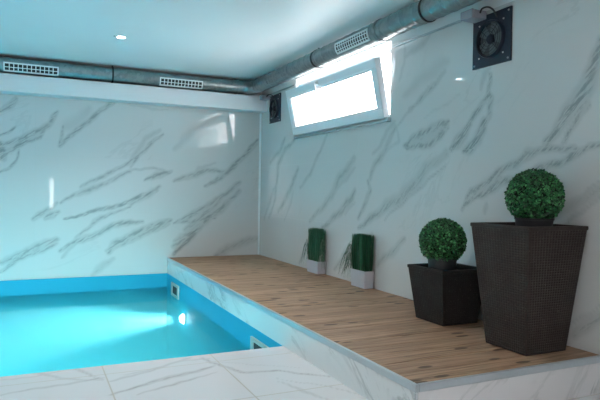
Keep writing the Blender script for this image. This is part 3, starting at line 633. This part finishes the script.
# ------------------------------------------------------------------ fans
def wall_fan(y, z, label):
    t = thing('wall_fan', label, 'fan', (0, y, z), 'square dark extractor fans high on the tiled wall')
    h = 0.159
    b = bmesh.new(); rot = Matrix.Rotation(-PI/2, 4, 'Y')      # local z -> -x
    # plate with a round hole
    seg = 48; inner, outer = [], []
    for i in range(seg):
        a = 2*PI*i/seg; c, s = math.cos(a), math.sin(a); k = h/max(abs(c), abs(s))
        inner.append((0.106*c, 0.106*s)); outer.append((k*c, k*s))
    for x in (-0.001, -0.012):
        pass
    L = []
    for (src, x) in ((outer, -0.001), (outer, -0.012), (inner, -0.012), (inner, -0.001)):
        L.append([b.verts.new((x, p[0], p[1])) for p in src])
    for a_, b_ in zip(L, L[1:]+L[:1]):
        for i in range(seg):
            j = (i+1) % seg; b.faces.new((a_[i], a_[j], b_[j], b_[i]))
    bmesh.ops.recalc_face_normals(b, faces=b.faces)
    obj('mounting_plate', b, M_fan, t)
    b = bmesh.new(); lathe(b, [(0.106,0.0125),(0.114,0.0125),(0.114,0.028),(0.110,0.034),(0.104,0.032),(0.101,0.020),(0.101,0.002),(0.106,0.002)], 48, rot)
    obj('cowl_ring', b, M_fan, t, True)
    b = bmesh.new(); cyl(b, (-0.0005,0,0), (-0.002,0,0), 0.101, seg=40); obj('back_disc', b, M_steelgrey, t)
    b = bmesh.new()
    for k in range(5):
        m = Matrix.Rotation(2*PI*k/5+0.4, 4, 'X')
        n = 6; up_, lo_ = [], []
        for i in range(n+1):
            f = i/n; r = 0.028+0.068*f; wd = 0.018+0.020*f; tw = 0.006
            up_.append(b.verts.new(m @ Vector((-0.022+tw, wd, r)))); lo_.append(b.verts.new(m @ Vector((-0.010-tw*0.3, -wd, r+0.004))))
        for i in range(n): b.faces.new((up_[i], up_[i+1], lo_[i+1], lo_[i]))
    r = bmesh.ops.solidify(b, geom=b.faces[:], thickness=0.002)
    obj('fan_blades', b, M_fanblade, t)
    b = bmesh.new(); lathe(b, [(0.0001,0.032),(0.022,0.030),(0.030,0.022),(0.030,0.004)], 28, rot); obj('hub', b, M_fan, t, True)
    b = bmesh.new()
    for R_ in (0.045, 0.064, 0.082, 0.100): torus(b, rot @ Matrix.Translation((0,0,0.038)), R_, 0.0013, 40, 5)
    for k in range(4):
        a = PI/4+PI/2*k; cyl(b, (-0.038, 0.02*math.cos(a), 0.02*math.sin(a)), (-0.036, 0.106*math.cos(a), 0.106*math.sin(a)), 0.0016, seg=6)
    obj('guard', b, M_black, t, True)
    for R_, a0 in ((0.198, PI/4), (0.142, PI/4)):
        for k in range(4):
            a = a0+PI/2*k; b = bmesh.new(); cy_, cz_ = R_*math.cos(a), R_*math.sin(a)
            cyl(b, (-0.012, cy_, cz_), (-0.017, cy_, cz_), 0.006, 0.004, 12); obj('screw', b, M_steel, t)
    return t
f0 = wall_fan(-3.893, 1.905, 'square dark extractor fan on the marble wall, the near one above the planters')
f1 = f0.copy(); C.objects.link(f1); f1.location = (0, -0.462, 1.908)
f1['label'] = 'small looking square dark extractor fan in the far corner left of the window'
for ch in f0.children:
    c = ch.copy(); C.objects.link(c); c.parent = f1
def jbox(y0, y1, z0, z1, xd, label, cable):
    cy_ = (y0+y1)/2
    t = thing('junction_box', label, 'junction box', (0, cy_, z0), 'grey junction boxes beside the fans')
    I = Matrix.Translation((0, -cy_, -z0))
    obj('housing', loc(bx(-xd+0.012, -0.014, y0, y1, z0, z1, bev=0.006), I), M_jbox, t)
    obj('lid', loc(bx(-xd, -xd+0.011, y0-0.002, y1+0.002, z0-0.002, z1+0.002, bev=0.004), I), M_jbox, t)
    obj('mounting_bracket', loc(bx(-0.013, -0.0005, y0+0.01, y1-0.01, z0+0.01, z1-0.01), I), M_jbox, t)
    pts = [Vector(p) for p in cable]
    dense = []
    for i in range(len(pts)-1):
        p0 = pts[max(i-1,0)]; p1 = pts[i]; p2 = pts[i+1]; p3 = pts[min(i+2, len(pts)-1)]
        for k in range(8):
            s = k/8; dense.append(0.5*((2*p1)+(-p0+p2)*s+(2*p0-5*p1+4*p2-p3)*s*s+(-p0+3*p1-3*p2+p3)*s**3))
    dense.append(pts[-1])
    bm = sweep(dense, 0.0055, 8, 0, 1); obj('cable', loc(bm, I), M_black, t, True)
jbox(-3.855, -3.750, 2.035, 2.086, 0.13, 'larger looking grey junction box at the top corner of the near extractor fan',
     [(-0.07,-3.857,2.065),(-0.072,-3.875,2.085),(-0.06,-3.905,2.09),(-0.045,-3.93,2.075),(-0.03,-3.94,2.05),(-0.012,-3.935,2.03)])
jbox(-0.325, -0.225, 2.030, 2.080, 0.11, 'grey junction box tucked under the duct elbow at the far extractor fan',
     [(-0.06,-0.327,2.06),(-0.06,-0.36,2.075),(-0.045,-0.40,2.075),(-0.03,-0.43,2.06),(-0.012,-0.44,2.04)])

# ------------------------------------------------------------------ planters
def planter(name, label, c, w0, w1, h, mat, nx, nz, rim, amp=0.0018, soil=0.035, group=None):
    t = thing(name, label, 'planter', (c[0], c[1], DZ+0.003), group)
    bm = bmesh.new()
    NX, NZ = nx*4, nz*4
    half = lambda f: (w0+(w1-w0)*f)/2
    grid = {}
    for s in range(4):
        ca, sa = round(math.cos(PI/2*s)), round(math.sin(PI/2*s))
        rows = []
        for j in range(NZ+1):
            f = j/NZ; z = h*f; row = []
            for i in range(NX+1):
                u = -1+2*i/NX
                cu = i/4; cv = j/4
                # weft strands pass over and under the uprights
                wv = 1-1.6*abs(math.cos(PI*cu))**6
                strand = abs(math.sin(PI*cv))
                d = amp*(0.55*wv*strand + 0.45*strand)
                edge = min(1, (1-abs(u))*12) ; d *= edge
                hh = half(f)
                x, y = u*hh, -(hh+d)
                row.append(bm.verts.new((x*ca-y*sa, x*sa+y*ca, z)))
            rows.append(row)
        for j in range(NZ):
            for i in range(NX):
                bm.faces.new((rows[j][i], rows[j][i+1], rows[j+1][i+1], rows[j+1][i]))
    # bottom
    a = w0/2-0.002; vs = [bm.verts.new(p) for p in ((-a,-a,0.001),(-a,a,0.001),(a,a,0.001),(a,-a,0.001))]; bm.faces.new(vs)
    obj('woven_body', bm, mat, t, True)
    # rolled rim
    bm = bmesh.new(); o_, i_ = w1/2+0.004, w1/2-rim
    for x0, x1, y0, y1 in ((-o_,o_,-o_,-i_),(-o_,o_,i_,o_),(-o_,-i_,-i_,i_),(i_,o_,-i_,i_)):
        box(bm, x0, x1, y0, y1, h-0.014, h+0.006, bev=0.004)
    obj('rim', bm, mat, t)
    bm = bmesh.new(); r = half(0.94)-0.006; zf = h-soil
    n = 14; vs = [[bm.verts.new((-r+2*r*i/n, -r+2*r*j/n, zf+random.uniform(-0.004,0.004))) for i in range(n+1)] for j in range(n+1)]
    for j in range(n):
        for i in range(n): bm.faces.new((vs[j][i], vs[j][i+1], vs[j+1][i+1], vs[j+1][i]))
    obj('soil_fill', bm, M_soil, t)
    return t
planter('woven_planter', 'tall tapered woven rattan planter in dark brown at the deck front', (-0.24, -4.421), 0.27, 0.392, 0.622, M_rattan, 20, 50, 0.022, 0.0045)
planter('woven_planter', 'low square charcoal planter left of the tall woven planter', (-0.22, -3.779), 0.260, 0.340, 0.325, M_darkpl, 18, 26, 0.022, 0.002)

def ball_tree(loc_, R, potr, poth, label, seed):
    rnd = random.Random(seed)
    t = thing('boxwood_ball', label, 'topiary ball', loc_)
    bm = bmesh.new()
    lathe(bm, [(0.0005,0.0),(potr*0.88,0.0),(potr*0.96,poth*0.86),(potr,poth*0.87),(potr,poth),(potr*0.93,poth),(potr*0.90,poth*0.75),(0.0005,poth*0.72)], 40)
    obj('pot', bm, M_pot, t, True)
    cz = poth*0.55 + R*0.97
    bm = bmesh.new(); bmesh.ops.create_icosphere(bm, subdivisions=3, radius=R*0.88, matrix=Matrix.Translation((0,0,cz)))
    core = obj('shade_core', bm, M_boxcore, t)  # dark sphere, shade between the leaves is put into its colour
    bm = bmesh.new(); N = 4200
    for k in range(N):
        z = 1-2*(k+0.5)/N; ph = k*2.399963+rnd.uniform(-0.3,0.3); z = max(-1, min(1, z+rnd.uniform(-0.02,0.02)))
        s = math.sqrt(max(0, 1-z*z)); nrm = Vector((s*math.cos(ph), s*math.sin(ph), z))
        clump = noise.noise(nrm*6.0+Vector((seed,0,0)))
        r = R*(0.93+0.05*clump+rnd.uniform(-0.045,0.028))
        p = nrm*r + Vector((0,0,cz))
        # leaf axis leans out of the surface
        tan = nrm.orthogonal().normalized(); tan = Matrix.Rotation(rnd.uniform(0,2*PI), 3, nrm) @ tan
        ax = (nrm*rnd.uniform(0.25,1.0)+tan*0.9+Vector((0,0,0.25))).normalized()
        sd = ax.cross(nrm).normalized() if ax.cross(nrm).length > 1e-3 else tan
        fn = ax.cross(sd)
        L, Wd = R*rnd.uniform(0.10,0.15), R*rnd.uniform(0.042,0.060)
        a = bm.verts.new(p); b_ = bm.verts.new(p+ax*L); m_ = p+ax*L*0.5
        c = bm.verts.new(m_+sd*Wd+fn*0.1*Wd); d = bm.verts.new(m_-sd*Wd+fn*0.1*Wd)
        try: bm.faces.new((a, c, b_)); bm.faces.new((a, b_, d))
        except ValueError: pass
    obj('foliage', bm, M_box, t)
    return t
ball_tree((-0.199, -4.425, DZ+0.003+0.622-0.030), 0.142, 0.097, 0.068, 'green boxwood ball in a black pot on the tall woven planter', 3)
ball_tree((-0.272, -3.795, DZ+0.003+0.325-0.030), 0.140, 0.090, 0.100, 'green boxwood ball in a black pot on the low charcoal planter', 8)

# ------------------------------------------------------------------ grass planters
def grass(x0, x1, y0, y1, ph, gh, label, seed, fronds_left, fronds_right):
    rnd = random.Random(seed)
    cx_, cy_ = (x0+x1)/2, (y0+y1)/2
    t = thing('grass_planter', label, 'potted grass', (cx_, cy_, DZ+0.003), 'white potted grasses against the marble wall')
    hx, hy = (x1-x0)/2, (y1-y0)/2
    bm = bmesh.new()
    # tapered rectangular trough with wall thickness
    def ring(sx, sy, z): return [bm.verts.new((sx*a, sy*b, z)) for a, b in ((-1,-1),(1,-1),(1,1),(-1,1))]
    rs = [ring(hx*0.86, hy*0.93, 0), ring(hx, hy, ph), ring(hx-0.006, hy-0.006, ph), ring(hx-0.008, hy-0.010, ph-0.02)]
    for a, b in zip(rs, rs[1:]):
        for i in range(4): j = (i+1) % 4; bm.faces.new((a[i], a[j], b[j], b[i]))
    bm.faces.new(rs[0][::-1]); bm.faces.new(rs[-1])
    obj('pot', bm, M_whitepot, t)
    bm = bmesh.new()
    def blade(p, top, w, bend, yawn):
        n = 4; d = Vector((math.cos(yawn), math.sin(yawn), 0)); prev = None
        for i in range(n+1):
            f = i/n; q = p.lerp(top, f) + bend*math.sin(f*PI)*0.5; ww = w*(1-0.75*f*f)
            cur = (bm.verts.new(q-d*ww), bm.verts.new(q+d*ww))
            if prev: bm.faces.new((prev[0], prev[1], cur[1], cur[0]))
            prev = cur
    for k in range(1500):
        u, v = rnd.uniform(-1,1), rnd.uniform(-1,1)
        b0 = Vector((u*(hx-0.012), v*(hy-0.016), ph-0.025))
        edge = max(abs(u), abs(v))
        tp = Vector((u*(hx-0.004)+rnd.uniform(-0.006,0.006), v*(hy-0.006)+rnd.uniform(-0.008,0.008), ph+gh*rnd.uniform(0.9,1.0)*(1.0-0.01*edge)))
        blade(b0, tp, 0.0022, Vector((rnd.uniform(-1,1),rnd.uniform(-1,1),0))*0.012, rnd.uniform(0,PI))
    obj('grass_blades', bm, M_grass, t)
    for sgn, cnt in ((1, fronds_left), (-1, fronds_right)):
        if not cnt: continue
        bm = bmesh.new()
        for k in range(cnt):
            b0 = Vector((rnd.uniform(-hx*0.7, hx*0.2), sgn*(hy-0.015), ph-0.01))
            out = rnd.uniform(0.04, 0.19); hi = rnd.uniform(0.05, 0.26); end = rnd.uniform(-ph*0.7, 0.12)
            n = 9; prev = None; dr = Vector((rnd.uniform(-0.4,0.1), sgn, 0)).normalized()
            for i in range(n+1):
                f = i/n
                q = b0 + dr*out*f + Vector((0,0, 4*hi*f*(1-f)*(1-0.3*f) + end*f*f))
                q.x = min(q.x, hx-0.004)
                q.z = max(q.z, 0.006)
                sd = Vector((-dr.y, dr.x, 0.3)).normalized()*0.0034*(1-0.8*f*f)
                cur = (bm.verts.new(q-sd), bm.verts.new(q+sd))
                if prev: bm.faces.new((prev[0], prev[1], cur[1], cur[0]))
                prev = cur
        obj('drooping_blades', bm, M_frond, t)
grass(-0.100, -0.008, -1.785, -1.545, 0.118, 0.315, 'white trough of upright dark green grass, the far one of two along the wall', 21, 16, 14)
grass(-0.112, -0.018, -2.642, -2.415, 0.140, 0.300, 'white trough of upright dark green grass with drooping blades, nearer the planters', 22, 60, 0)
